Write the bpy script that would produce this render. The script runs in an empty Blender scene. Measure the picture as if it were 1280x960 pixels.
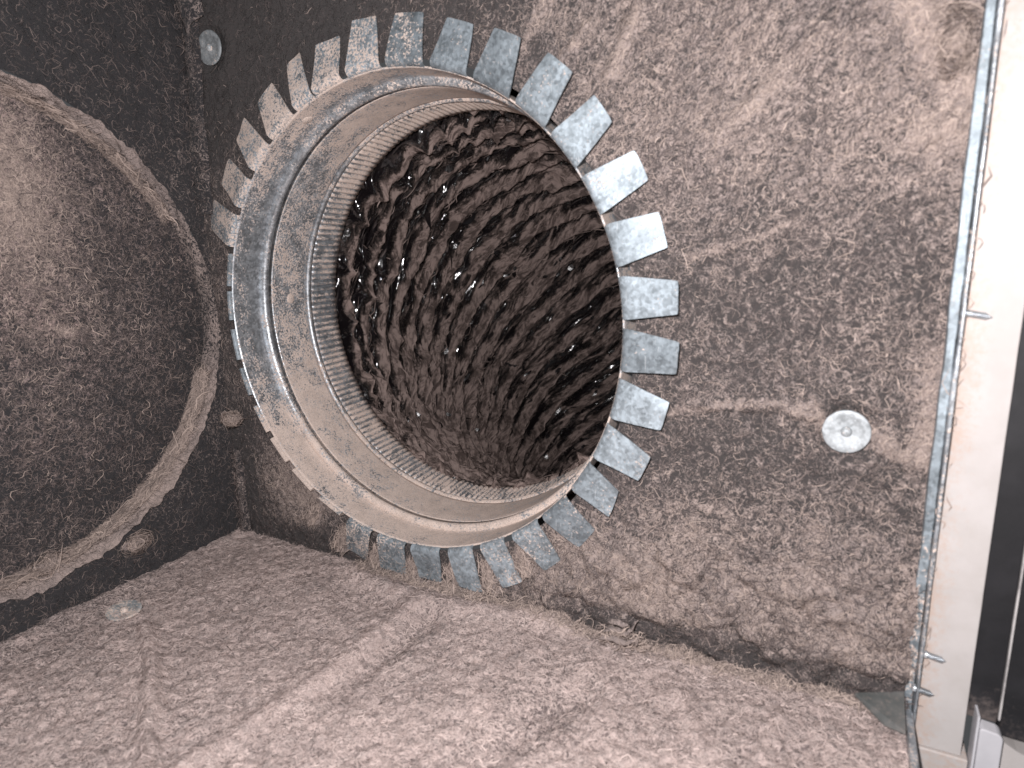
import bpy, math
import numpy as np
from mathutils import Matrix, Vector

sc = bpy.context.scene
C = sc.collection
S = 0.15                      # the collar radius in metres; shapes below are written in collar radii
rng = np.random.default_rng(11)

# ------------------------------------------------------------------ camera, world, flash, exposure
cam_d = bpy.data.cameras.new('camera')
cam = bpy.data.objects.new('camera', cam_d); C.objects.link(cam)
ROW = [[0.88463094, 0.46554708, -0.02634439], [0.07535742, -0.19849179, -0.97720124], [-0.46016232, 0.86247721, -0.21067440]]
CAM = Vector((1.69045382, -2.11971587, 0.30757229))
right, down, fwd = (Vector(r) for r in ROW)
M = Matrix(((right.x, -down.x, -fwd.x), (right.y, -down.y, -fwd.y), (right.z, -down.z, -fwd.z))).to_4x4()
M.translation = CAM * S
cam.matrix_world = M
cam_d.sensor_width = 36.0
cam_d.lens = 36.0 * 795.88 / 1280.0
cam_d.clip_start = 0.005; cam_d.clip_end = 50
cam_d.dof.use_dof = True
cam_d.dof.focus_distance = 0.50
cam_d.dof.aperture_fstop = 10.0
sc.camera = cam

w = bpy.data.worlds.new('World'); sc.world = w; w.use_nodes = True
w.node_tree.nodes['Background'].inputs[0].default_value = (0.92, 0.95, 1.0, 1)
w.node_tree.nodes['Background'].inputs[1].default_value = 0.06

ld = bpy.data.lights.new('flash', 'POINT'); ld.energy = 6.3; ld.shadow_soft_size = 0.004; ld.color = (1.0, 0.962, 0.968)
lo = bpy.data.objects.new('flash', ld); C.objects.link(lo)
lo.location = (CAM - right * 0.10 - down * 0.17 + fwd * 0.02) * S

sc.view_settings.view_transform = 'Standard'; sc.view_settings.look = 'None'
sc.view_settings.exposure = 0.38; sc.view_settings.gamma = 1.0; sc.view_settings.use_curve_mapping = False
sc.cycles.max_bounces = 6

# ------------------------------------------------------------------ numpy noise
_pt = np.random.default_rng(5).permutation(256); PT = np.concatenate([_pt, _pt, _pt])
def perlin(x, y, z=0.0, seed=0):
    x = np.asarray(x, float); y = np.asarray(y, float); z = np.zeros_like(x) + z + seed * 17.31
    xi = np.floor(x).astype(int); yi = np.floor(y).astype(int); zi = np.floor(z).astype(int)
    fx, fy, fz = x - xi, y - yi, z - zi
    u, v, t = (f * f * f * (f * (f * 6 - 15) + 10) for f in (fx, fy, fz))
    def g(dx, dy, dz):
        h = PT[PT[PT[(xi + dx) & 255] + ((yi + dy) & 255)] + ((zi + dz) & 255)]
        a = h * (2 * math.pi / 256.0); b = ((h * 7) & 255) / 127.5 - 1.0
        r = np.sqrt(np.maximum(0, 1 - b * b))
        return r * np.cos(a) * (fx - dx) + r * np.sin(a) * (fy - dy) + b * (fz - dz)
    def mix(a, b, k): return a + (b - a) * k
    return 1.5 * mix(mix(mix(g(0,0,0), g(1,0,0), u), mix(g(0,1,0), g(1,1,0), u), v),
               mix(mix(g(0,0,1), g(1,0,1), u), mix(g(0,1,1), g(1,1,1), u), v), t)
def fbm(x, y, z=0.0, n=4, seed=0):
    s = 0; a = 0.5; f = 1.0
    for i in range(n):
        s = s + a * perlin(x * f, y * f, z * f if np.ndim(z) else z, seed + i); a *= 0.5; f *= 2.03
    return s
def ridge(x, y, n=3, seed=0):
    s = 0; a = 0.6; f = 1.0
    for i in range(n):
        s = s + a * (1 - np.minimum(1, np.abs(perlin(x * f, y * f, 0.0, seed + i)) * 2.4)); a *= 0.5; f *= 2.1
    return s
def sst(a, b, x):
    t = np.clip((x - a) / (b - a), 0, 1); return t * t * (3 - 2 * t)
def segdist(x, y, pts):
    """distance to a polyline and the position 0..1 along it"""
    best = np.full(np.shape(x), 9.0); par = np.zeros(np.shape(x)); n = len(pts) - 1
    for i in range(n):
        (ax, ay), (bx, by) = pts[i], pts[i + 1]
        dx, dy = bx - ax, by - ay
        t = np.clip(((x - ax) * dx + (y - ay) * dy) / (dx * dx + dy * dy), 0, 1)
        d = np.hypot(x - ax - t * dx, y - ay - t * dy)
        m = d < best; best = np.where(m, d, best); par = np.where(m, (i + t) / n, par)
    return best, par
def blob(x, y, cx, cy, rx, ry): return np.exp(-(((x - cx) / rx) ** 2 + ((y - cy) / ry) ** 2))

# ------------------------------------------------------------------ mesh helpers
def mesh(name, V, F, mat=None, parent=None, attrs=None, smooth=True, scale=True, origin=(0, 0, 0)):
    V = np.asarray(V, np.float32) - np.asarray(origin, np.float32)
    if scale: V = V * S
    F = np.asarray(F, np.int32); k = F.shape[1]
    me = bpy.data.meshes.new(name)
    me.vertices.add(len(V)); me.vertices.foreach_set('co', V.ravel())
    me.loops.add(F.size); me.loops.foreach_set('vertex_index', F.ravel())
    me.polygons.add(len(F)); me.polygons.foreach_set('loop_start', np.arange(0, F.size, k, dtype=np.int32))
    me.update(calc_edges=True)
    me.polygons.foreach_set('use_smooth', np.full(len(F), smooth, bool))
    for a, val in (attrs or {}).items():
        at = me.attributes.new(a, 'FLOAT', 'POINT'); at.data.foreach_set('value', np.asarray(val, np.float32).ravel())
    if mat: me.materials.append(mat)
    o = bpy.data.objects.new(name, me); C.objects.link(o)
    if parent is not None: o.parent = parent
    else: o.location = Vector(origin) * (S if scale else 1)
    return o
def tag(o, label=None, cat=None, group=None, kind=None):
    if label: o['label'] = label
    if cat: o['category'] = cat
    if group: o['group'] = group
    if kind: o['kind'] = kind
    return o
def empty(name, loc, label, cat, group=None):
    o = bpy.data.objects.new(name, None); C.objects.link(o); o.location = Vector(loc) * S; o.empty_display_size = 0.01
    return tag(o, label, cat, group)
def gridfaces(nu, nv, closed_u=False):
    i = np.arange(nu if closed_u else nu - 1)[:, None]; j = np.arange(nv - 1)[None]
    i2 = (i + 1) % nu
    return np.stack([i * nv + j, i2 * nv + j, i2 * nv + j + 1, i * nv + j + 1], -1).reshape(-1, 4)
def compact(V, F, attrs):
    used = np.zeros(len(V), bool); used[F.ravel()] = True
    idx = np.cumsum(used) - 1
    return V[used], idx[F], {k: np.asarray(a).ravel()[used] for k, a in attrs.items()}
def lathe_y(prof, ang0, ang1, n, closed=True):
    """profile (r, y) turned about the Y axis"""
    prof = np.asarray(prof, float); a = np.linspace(ang0, ang1, n, endpoint=not closed)
    V = np.stack([np.outer(np.cos(a), prof[:, 0]), np.tile(prof[:, 1], (n, 1)), np.outer(np.sin(a), prof[:, 0])], -1).reshape(-1, 3)
    return V, gridfaces(n, len(prof), closed)
def box(x0, x1, y0, y1, z0, z1, bev=0.0):
    c = np.array([[x, y, z] for x in (x0, x1) for y in (y0, y1) for z in (z0, z1)], float)
    F = [[0,1,3,2],[4,6,7,5],[0,4,5,1],[2,3,7,6],[0,2,6,4],[1,5,7,3]]
    return c, np.array(F)
def bevel(o, wd, seg=2):
    m = o.modifiers.new('bevel', 'BEVEL'); m.width = wd * S; m.segments = seg; m.limit_method = 'ANGLE'; return o

def fibres(name, P, N, T, L, W, mat, parent, curl=0.6, lift=0.5, k=5, tone=None, extra=None, kind='stuff', origin=(0,0,0)):
    """many short curled lint threads, each a narrow ribbon with a bent spine"""
    n = len(P); N = N / np.linalg.norm(N, axis=1)[:, None]
    T = T - N * (T * N).sum(1)[:, None]; T /= np.linalg.norm(T, axis=1)[:, None] + 1e-9
    B = np.cross(N, T)
    t = np.linspace(-0.5, 0.5, k)
    c1 = rng.normal(0, curl, n); c2 = rng.normal(0, curl * 0.7, n); ph = rng.uniform(0, 6.28, n)
    hump = rng.uniform(0.15, 1.0, n) * lift
    sp = []
    for q in t:
        side = c1 * (q * q - 0.1) * 1.6 + c2 * np.sin(q * 6.28 + ph) * 0.22
        up = hump * (0.25 - q * q) * 1.2 + 0.02
        sp.append(P + T * (L * q)[:, None] + B * (L * side)[:, None] + N * (L * up)[:, None])
    sp = np.stack(sp, 1)
    dirn = np.gradient(sp, axis=1); dirn /= np.linalg.norm(dirn, axis=2)[..., None] + 1e-9
    til = N + B * rng.normal(0, 0.6, n)[:, None]
    sd = np.cross(dirn, til[:, None]); sd /= np.linalg.norm(sd, axis=2)[..., None] + 1e-9
    taper = (1 - (2 * np.abs(t)) ** 3 * 0.8)[None, :, None]
    hw = (W * 0.5)[:, None, None] * taper
    V = np.stack([sp - sd * hw, sp + sd * hw], 2).reshape(-1, 3)
    b = (np.arange(n) * k * 2)[:, None] + (np.arange(k - 1) * 2)[None]
    F = np.stack([b, b + 1, b + 3, b + 2], -1).reshape(-1, 4)
    if tone is None: tone = rng.uniform(0, 1, n)
    o = mesh(name, V, F, mat, parent, {'tone': np.repeat(tone, k * 2)}, origin=origin)
    if kind: o['kind'] = kind
    return o
def scatter(n, dens, x0, x1, y0, y1):
    out = []; tot = 0
    while tot < n:
        x = rng.uniform(x0, x1, n * 2); y = rng.uniform(y0, y1, n * 2)
        m = rng.uniform(0, 1, n * 2) < dens(x, y); out.append(np.stack([x[m], y[m]], 1)); tot += m.sum()
        if len(out) > 30: break
    return np.concatenate(out)[:n]

# ------------------------------------------------------------------ materials
def new_mat(name):
    m = bpy.data.materials.new(name); m.use_nodes = True; nt = m.node_tree
    return m, nt, nt.nodes['Principled BSDF']
def nd(nt, t, **kw):
    n = nt.nodes.new(t)
    for k, v in kw.items():
        if k in n.inputs: n.inputs[k].default_value = v
        else: setattr(n, k, v)
    return n
def lk(nt, a, b): nt.links.new(a, b)
def noise(nt, vec, scale, detail=4, rough=0.55, dist=0.0, kind='FBM'):
    n = nd(nt, 'ShaderNodeTexNoise'); n.noise_type = kind
    n.inputs['Scale'].default_value = scale; n.inputs['Detail'].default_value = detail
    n.inputs['Roughness'].default_value = rough; n.inputs['Distortion'].default_value = dist
    lk(nt, vec, n.inputs['Vector']); return n.outputs['Fac']
def ramp(nt, fac, stops):
    r = nd(nt, 'ShaderNodeValToRGB'); e = r.color_ramp.elements
    while len(e) > 1: e.remove(e[-1])
    e[0].position = stops[0][0]; e[0].color = (*stops[0][1], 1)
    for p, c in stops[1:]: x = e.new(p); x.color = (*c, 1)
    lk(nt, fac, r.inputs[0]); return r.outputs['Color']
def mth(nt, op, a, b=None, c=None, clamp=False):
    n = nd(nt, 'ShaderNodeMath'); n.operation = op; n.use_clamp = clamp
    for i, v in enumerate((a, b, c)):
        if v is None: continue
        if isinstance(v, (int, float)): n.inputs[i].default_value = v
        else: lk(nt, v, n.inputs[i])
    return n.outputs[0]
def mixc(nt, f, a, b):
    n = nd(nt, 'ShaderNodeMix'); n.data_type = 'RGBA'
    if isinstance(f, (int, float)): n.inputs[0].default_value = f
    else: lk(nt, f, n.inputs[0])
    for i, v in ((6, a), (7, b)):
        if isinstance(v, tuple): n.inputs[i].default_value = (*v, 1)
        else: lk(nt, v, n.inputs[i])
    return n.outputs[2]
def maprange(nt, v, a, b, c=0.0, d=1.0):
    n = nd(nt, 'ShaderNodeMapRange'); n.interpolation_type = 'SMOOTHSTEP'
    lk(nt, v, n.inputs[0])
    for i, q in enumerate((a, b, c, d)): n.inputs[i + 1].default_value = q
    return n.outputs[0]
def coords(nt): return nd(nt, 'ShaderNodeTexCoord').outputs['Object']
def attr(nt, name):
    n = nd(nt, 'ShaderNodeAttribute'); n.attribute_name = name; return n.outputs['Fac']
def bump(nt, h, strength, dist, bsdf):
    b = nd(nt, 'ShaderNodeBump'); b.inputs['Strength'].default_value = strength; b.inputs['Distance'].default_value = dist
    lk(nt, h, b.inputs['Height']); lk(nt, b.outputs[0], bsdf.inputs['Normal'])

DUST = (0.46, 0.37, 0.335); DUST2 = (0.35, 0.285, 0.265); FELT = (0.042, 0.040, 0.043)

def liner_mat(name, felt=FELT, dust=DUST, dust2=DUST2, gain=1.0):
    """black duct liner felt with a clinging layer of tan lint; 'dust' on the mesh says how thick it lies"""
    m, nt, b = new_mat(name); co = coords(nt)
    wrp = nd(nt, 'ShaderNodeTexNoise'); wrp.inputs['Scale'].default_value = 90; wrp.inputs['Detail'].default_value = 2; lk(nt, co, wrp.inputs['Vector'])
    va = nd(nt, 'ShaderNodeVectorMath'); va.operation = 'MULTIPLY_ADD'
    lk(nt, wrp.outputs['Color'], va.inputs[0]); va.inputs[1].default_value = (0.02, 0.02, 0.02); lk(nt, co, va.inputs[2]); wv = va.outputs[0]
    n1 = noise(nt, wv, 210, 3, 0.6); f1 = mth(nt, 'SUBTRACT', 1.0, mth(nt, 'MULTIPLY', mth(nt, 'ABSOLUTE', mth(nt, 'SUBTRACT', n1, 0.5)), 9.0), clamp=True)
    n2 = noise(nt, wv, 420, 2, 0.6); f2 = mth(nt, 'SUBTRACT', 1.0, mth(nt, 'MULTIPLY', mth(nt, 'ABSOLUTE', mth(nt, 'SUBTRACT', n2, 0.5)), 9.0), clamp=True)
    fine = noise(nt, co, 760, 2, 0.7); mid = noise(nt, co, 45, 4, 0.6)
    d = attr(nt, 'dust')
    h = mth(nt, 'ADD', mth(nt, 'ADD', mth(nt, 'MULTIPLY', f1, 0.40), mth(nt, 'MULTIPLY', f2, 0.28)), mth(nt, 'ADD', mth(nt, 'MULTIPLY', fine, 0.75), mth(nt, 'MULTIPLY', mid, 0.25)))
    lvl = mth(nt, 'ADD', mth(nt, 'MULTIPLY', d, 1.25 * gain), mth(nt, 'SUBTRACT', h, 1.10))
    fac = maprange(nt, lvl, -0.06, 0.42)
    dc = mixc(nt, maprange(nt, noise(nt, co, 25, 3), 0.35, 0.65), dust, dust2)
    col = mixc(nt, fac, felt, dc)
    lk(nt, col, b.inputs['Base Color']); b.inputs['Roughness'].default_value = 0.95; b.inputs['Specular IOR Level'].default_value = 0.12
    b.inputs['Sheen Weight'].default_value = 0.12; b.inputs['Sheen Roughness'].default_value = 0.6
    bump(nt, h, 1.0, 0.0012, b)
    return m
m_liner = liner_mat('liner_felt')
m_back = liner_mat('back_liner_felt', felt=(0.066, 0.058, 0.057))
m_disc = liner_mat('disc_felt', dust=(0.50, 0.375, 0.35), dust2=(0.38, 0.295, 0.28))  # pinker lint colour also carries the flash glare painted on the disc
m_floor = liner_mat('floor_lint', felt=(0.17, 0.135, 0.13), dust=(0.67, 0.545, 0.505), dust2=(0.54, 0.44, 0.41))

def fibre_mat(name, a, b_, c):
    m, nt, b = new_mat(name)
    col = ramp(nt, attr(nt, 'tone'), [(0.0, a), (0.5, b_), (1.0, c)])
    lk(nt, col, b.inputs['Base Color']); b.inputs['Roughness'].default_value = 0.9; b.inputs['Specular IOR Level'].default_value = 0.15
    return m
m_fib = fibre_mat('lint_fibre', (0.17, 0.14, 0.13), (0.37, 0.295, 0.262), (0.56, 0.45, 0.39))
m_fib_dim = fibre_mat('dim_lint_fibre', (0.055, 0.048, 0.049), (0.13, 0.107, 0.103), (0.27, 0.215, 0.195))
m_fib_floor = fibre_mat('floor_fibre', (0.27, 0.22, 0.21), (0.53, 0.425, 0.395), (0.74, 0.61, 0.56))
m_fib_duct = fibre_mat('duct_fibre', (0.05, 0.038, 0.035), (0.17, 0.13, 0.117), (0.40, 0.315, 0.285))

def metal_mat(name, tint=(0.66, 0.70, 0.74), metallic=0.72, rough=0.40, dustcol=(0.70, 0.58, 0.51)):
    """galvanised sheet with a crystal spangle, and settled dust where the mesh's 'dust' value says so"""
    m, nt, b = new_mat(name); co = coords(nt)
    v = nd(nt, 'ShaderNodeTexVoronoi'); v.inputs['Scale'].default_value = 620; lk(nt, co, v.inputs['Vector'])
    cl = nd(nt, 'ShaderNodeSeparateColor'); lk(nt, v.outputs['Color'], cl.inputs[0]); sp = cl.outputs[0]
    mot = noise(nt, co, 140, 5, 0.65); big = noise(nt, co, 50, 3)
    val = mth(nt, 'ADD', mth(nt, 'MULTIPLY', sp, 0.30), mth(nt, 'ADD', mth(nt, 'MULTIPLY', mot, 0.9), mth(nt, 'MULTIPLY', big, 0.4)))
    t = maprange(nt, val, 0.45, 1.15)
    mc = mixc(nt, t, tuple(x * 0.52 for x in tint), tuple(min(1, x * 1.18) for x in tint))
    speck = noise(nt, co, 700, 2, 0.7); speck2 = noise(nt, co, 70, 5, 0.6, 0.6)
    d = attr(nt, 'dust')
    lvl = mth(nt, 'ADD', d, mth(nt, 'ADD', mth(nt, 'MULTIPLY', mth(nt, 'SUBTRACT', speck, 0.5), 2.2), mth(nt, 'MULTIPLY', mth(nt, 'SUBTRACT', speck2, 0.5), 1.5)))
    fac = maprange(nt, lvl, 0.35, 0.68)
    dc = mixc(nt, maprange(nt, mth(nt, 'ADD', mth(nt, 'MULTIPLY', noise(nt, co, 1500, 2, 0.7), 0.7), mth(nt, 'MULTIPLY', noise(nt, co, 90, 4, 0.6), 0.3)), 0.36, 0.62), tuple(x * 0.74 for x in dustcol), tuple(x * 1.20 for x in dustcol))
    oi = nd(nt, 'ShaderNodeObjectInfo'); hv = nd(nt, 'ShaderNodeHueSaturation'); lk(nt, maprange(nt, oi.outputs['Random'], 0.0, 1.0, 0.72, 1.12), hv.inputs['Value']); lk(nt, mc, hv.inputs['Color'])
    sc_ = nd(nt, 'ShaderNodeMapping'); sc_.inputs['Scale'].default_value = (900, 900, 60); sc_.inputs['Rotation'].default_value = (0.4, 0.5, 0.3); lk(nt, co, sc_.inputs['Vector'])
    scr = maprange(nt, noise(nt, sc_.outputs[0], 1.0, 2, 0.5), 0.66, 0.74)
    mc = mixc(nt, mth(nt, 'MULTIPLY', scr, 0.45), hv.outputs['Color'], (0.80, 0.84, 0.86))
    lk(nt, mixc(nt, fac, mc, dc), b.inputs['Base Color'])
    lk(nt, mth(nt, 'MULTIPLY', mth(nt, 'SUBTRACT', 1.0, fac), metallic), b.inputs['Metallic'])
    rr = mth(nt, 'ADD', mth(nt, 'MULTIPLY', t, 0.16), rough - 0.08)
    n = nd(nt, 'ShaderNodeMix'); lk(nt, fac, n.inputs[0]); lk(nt, rr, n.inputs[2]); n.inputs[3].default_value = 0.95; lk(nt, n.outputs[0], b.inputs['Roughness'])
    bump(nt, mth(nt, 'ADD', mth(nt, 'MULTIPLY', fac, 0.5), mth(nt, 'ADD', mth(nt, 'MULTIPLY', speck, 0.5), mth(nt, 'MULTIPLY', mot, 0.5))), 0.35, 0.0004, b)
    return m
m_metal = metal_mat('galvanised_sheet')
m_tab = metal_mat('galvanised_tab', tint=(0.46, 0.53, 0.58), metallic=0.55, rough=0.56)
m_washer = metal_mat('zinc_washer', tint=(0.50, 0.535, 0.555), metallic=0.25, rough=0.6)

def duct_mat():
    m, nt, b = new_mat('black_duct_film'); co = coords(nt)
    cx = nd(nt, 'ShaderNodeCombineXYZ'); lk(nt, attr(nt, 'run'), cx.inputs[0]); lk(nt, attr(nt, 'turn'), cx.inputs[1])
    def aniso(a, b_):
        v = nd(nt, 'ShaderNodeVectorMath'); v.operation = 'MULTIPLY'; lk(nt, cx.outputs[0], v.inputs[0]); v.inputs[1].default_value = (a, b_, 1); return v.outputs[0]
    st1 = noise(nt, aniso(16, 2.2), 1.0, 4, 0.65, 0.5); st2 = noise(nt, aniso(55, 7), 1.0, 3, 0.6, 0.6); st3 = noise(nt, aniso(120, 14), 1.0, 3, 0.7, 1.0)
    d = attr(nt, 'dust'); n1 = noise(nt, co, 160, 4, 0.65, 0.8); n2 = noise(nt, co, 900, 3, 0.7)
    n1 = mth(nt, 'ADD', mth(nt, 'MULTIPLY', n1, 0.5), mth(nt, 'ADD', mth(nt, 'MULTIPLY', mth(nt, 'SUBTRACT', st1, 0.5), 1.3), mth(nt, 'ADD', mth(nt, 'MULTIPLY', mth(nt, 'SUBTRACT', st2, 0.5), 1.2), 0.25)))
    lvl = mth(nt, 'ADD', d, mth(nt, 'ADD', mth(nt, 'MULTIPLY', mth(nt, 'SUBTRACT', n1, 0.5), 1.0), mth(nt, 'MULTIPLY', mth(nt, 'SUBTRACT', n2, 0.5), 0.7)))
    fac = maprange(nt, lvl, 0.25, 0.62)
    dc = mixc(nt, maprange(nt, mth(nt, 'ADD', mth(nt, 'MULTIPLY', st3, 0.55), mth(nt, 'MULTIPLY', st2, 0.45)), 0.42, 0.58), (0.095, 0.072, 0.065), (0.32, 0.248, 0.224))
    lk(nt, mixc(nt, fac, (0.010, 0.008, 0.009), dc), b.inputs['Base Color'])
    lk(nt, mth(nt, 'ADD', 0.13, mth(nt, 'MULTIPLY', fac, 0.82)), b.inputs['Roughness'])
    lk(nt, mth(nt, 'SUBTRACT', 1.0, mth(nt, 'MULTIPLY', fac, 0.95)), b.inputs['Specular IOR Level'])
    vo = nd(nt, 'ShaderNodeTexVoronoi'); vo.inputs['Scale'].default_value = 1.0; lk(nt, aniso(34, 3.0), vo.inputs['Vector'])
    film = mth(nt, 'ADD', mth(nt, 'MULTIPLY', st1, 0.35), vo.outputs['Distance'])
    furr = mth(nt, 'ADD', mth(nt, 'MULTIPLY', st3, 0.24), mth(nt, 'MULTIPLY', n2, 0.12))
    hx = nd(nt, 'ShaderNodeMix'); lk(nt, fac, hx.inputs[0]); lk(nt, film, hx.inputs[2]); lk(nt, furr, hx.inputs[3])
    bump(nt, hx.outputs[0], 1.0, 0.0062, b)
    return m
m_duct = duct_mat()

def paint_mat(name, col, col2, rough=0.5, stain=None):
    m, nt, b = new_mat(name); co = coords(nt)
    t = maprange(nt, noise(nt, co, 60, 5, 0.6), 0.35, 0.7)
    c = mixc(nt, t, col, col2)
    if stain:
        c = mixc(nt, mth(nt, 'MULTIPLY', maprange(nt, mth(nt, 'ADD', attr(nt, 'dust'), mth(nt, 'MULTIPLY', mth(nt, 'SUBTRACT', noise(nt, co, 400, 4, 0.7), 0.5), 0.9)), 0.35, 0.8), 0.85), c, stain)
    lk(nt, c, b.inputs['Base Color']); b.inputs['Roughness'].default_value = rough
    bump(nt, noise(nt, co, 500, 4), 0.2, 0.0003, b)
    return m
m_cream = paint_mat('cream_paint', (0.58, 0.545, 0.53), (0.53, 0.495, 0.475), 0.5, stain=(0.55, 0.42, 0.35))
m_black = paint_mat('black_board', (0.014, 0.0135, 0.0155), (0.022, 0.021, 0.024), 0.6, stain=(0.16, 0.13, 0.12))
m_hinge = paint_mat('grey_hinge_paint', (0.66, 0.65, 0.68), (0.60, 0.59, 0.62), 0.4, stain=(0.45, 0.36, 0.31))
m_pale = paint_mat('pale_edge', (0.60, 0.57, 0.56), (0.25, 0.23, 0.23), 0.6)

# ------------------------------------------------------------------ lined back wall
WY = 0.06; FZ = -1.19; LX = -1.175; RX = 1.945
def back_dust(x, z):
    r = np.hypot(x, z)
    d = 0.15 + 0.15 * fbm(x * 2.2, z * 2.2, seed=3) + 0.09 * sst(0.8, 1.2, x)
    d += 0.20 * sst(0.5, 1.0, x) * sst(0.2, 0.7, z)
    d -= 0.20 * sst(0.45, -0.35, x) * sst(0.6, 1.1, z)
    d -= 0.10 * blob(x, z, 1.4, -0.42, 0.30, 0.16) + 0.06 * blob(x, z, 1.35, 0.05, 0.35, 0.22)
    d += 0.26 * sst(-0.55, -0.95, z) * sst(0.3, 0.7, x) + 0.25 * blob(x, z, 0.95, -0.95, 0.22, 0.13)
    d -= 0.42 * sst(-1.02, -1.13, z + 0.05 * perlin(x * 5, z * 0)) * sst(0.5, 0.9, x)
    d += 0.55 * blob(x, z, -0.66, -0.80, 0.26, 0.24) - 0.3 * blob(x, z, -0.7, -1.12, 0.35, 0.06) - 0.18 * sst(-0.95, -1.05, x) * sst(-0.4, -0.6, z)
    for pts, wd, a in (([(1.57, .89), (1.42, .75), (1.29, .63)], .022, .30), ([(1.03, 1.04), (.93, .86)], .03, .3), ([(.86, 1.02), (.75, .92)], .02, .25),
                       ([(.72, 1.12), (.61, .99)], .03, .3), ([(1.75, 1.0), (1.79, .92), (1.87, .79), (1.92, .69), (1.91, .61), (1.86, .59)], .05, .7),
                       ([(1.2, .26), (1.38, .31), (1.52, .34)], .018, .22), ([(1.28, .2), (1.45, .27)], .015, .15),
                       ([(1.15, -.28), (1.33, -.235), (1.52, -.21), (1.65, -.26)], .014, .40), ([(1.78, -.29), (1.91, -.36)], .028, .4),
                       ([(1.93, -.05), (1.92, -.31)], .045, .35), ([(1.64, -.46), (1.65, -.8)], .014, .12), ([(1.6, -.19), (1.64, -.25)], .01, .3)):
        dd, _ = segdist(x + 0.02 * perlin(x * 14, z * 14, seed=7), z + 0.02 * perlin(x * 14, z * 14, seed=8), pts)
        d += a * np.exp(-(dd / wd) ** 2)
    return d
def back_worm(x, z):
    wx = 0.35 * perlin(x * 11, z * 11, seed=44); wz = 0.35 * perlin(x * 11, z * 11, seed=45)
    a, b = x * 0.80 + z * 0.60, -x * 0.60 + z * 0.80
    g = sst(0.1, 0.7, z) * sst(0.3, 0.9, x) * 0.45
    return 0.009 * (ridge(a * 19 * (1 - g) + wx, b * 19 + wz, 2, 46) - 0.35) * (0.45 + 0.9 * sst(-0.25, 0.35, fbm(x * 2.6, z * 2.6, seed=47)) + 0.6 * sst(-0.5, -0.8, z))
def back_h(x, z):
    r = np.hypot(x, z)
    up = sst(0.2, 0.7, z) * sst(0.3, 0.9, x); low = sst(-0.45, -0.9, z) * sst(0.3, 0.7, x)
    h = 0.020 * fbm(x * 2.0, z * 2.0, seed=20)
    a, b = x * 0.80 + z * 0.60, -x * 0.60 + z * 0.80                    # grain of the felt runs up to the right
    h += 0.014 * up * fbm(a * 5, b * 13, seed=21)
    h += 0.005 * ridge(x * 9 + 0.3 * perlin(x * 5, z * 5, seed=9), z * 9, 3, 24) * (0.6 + 0.6 * up)
    lump = ridge(x * 5.5 + 0.4 * perlin(x * 6, z * 6, seed=31), z * 6.5, 2, 33)
    h += low * (0.045 * (1 - lump) + 0.03 * fbm(x * 9, z * 9, seed=35) + 0.03)
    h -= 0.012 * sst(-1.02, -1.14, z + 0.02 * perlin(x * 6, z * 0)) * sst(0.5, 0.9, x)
    h += 0.005 * fbm(x * 26, z * 26, seed=40, n=2) + 0.9 * back_worm(x, z)
    for pts, wd, a_ in (([(1.57, .89), (1.42, .75), (1.29, .63)], .025, .020), ([(1.03, 1.04), (.93, .86)], .03, .02), ([(.86, 1.02), (.75, .92)], .02, .015),
                       ([(1.75, 1.0), (1.79, .92), (1.87, .79), (1.92, .69), (1.91, .61), (1.86, .59)], .04, .03), ([(1.2, .26), (1.38, .31), (1.52, .34)], .025, .014),
                       ([(1.15, -.28), (1.33, -.235), (1.52, -.21), (1.65, -.26)], .018, .014), ([(1.78, -.29), (1.91, -.36)], .03, .015)):
        dd, _ = segdist(x, z, pts); h += a_ * np.exp(-(dd / wd) ** 2)
    dd, _ = segdist(x, z, [(1.15, -.28), (1.33, -.235), (1.52, -.21), (1.65, -.26)])
    h -= 0.010 * np.exp(-(np.maximum(0, dd) / .10) ** 2) * (z < -0.25)
    h += 0.05 * blob(x, z, -0.66, -0.82, 0.25, 0.24)
    for wx_, wz_ in ((1.71, -.28), (-.98, 1.23)):
        q = np.hypot(x - wx_, z - wz_); h += 0.020 * np.exp(-((q - .12) / .05) ** 2) - 0.03 * np.exp(-(q / .085) ** 4)
    h *= sst(1.12, 1.34, r) * 0.85 + 0.15
    return h
x = np.arange(LX - 0.02, RX + 0.004, 0.0085); z = np.arange(FZ - 0.05, 2.3, 0.0085)
X, Z = np.meshgrid(x, z, indexing='ij'); Rr = np.hypot(X, Z)
Hb = back_h(X, Z); Db = back_dust(X, Z) + 1.2 * (Hb - Hb.mean()) + 20.0 * back_worm(X, Z)
V = np.stack([X, WY - Hb, Z], -1).reshape(-1, 3)
F = gridfaces(len(x), len(z)); keep = (Rr.ravel()[F] > 1.03).any(1); F = F[keep]
rr = np.hypot(V[:, 0], V[:, 2]); fix = rr < 1.03
V[fix, 0] *= 1.03 / np.maximum(rr[fix], 1e-3); V[fix, 2] *= 1.03 / np.maximum(rr[fix], 1e-3)
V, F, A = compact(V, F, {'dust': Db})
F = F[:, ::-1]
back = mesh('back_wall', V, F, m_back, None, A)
tag(back, 'black felt lined back wall with the round opening, matted with tan lint', 'wall', kind='structure')

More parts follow.
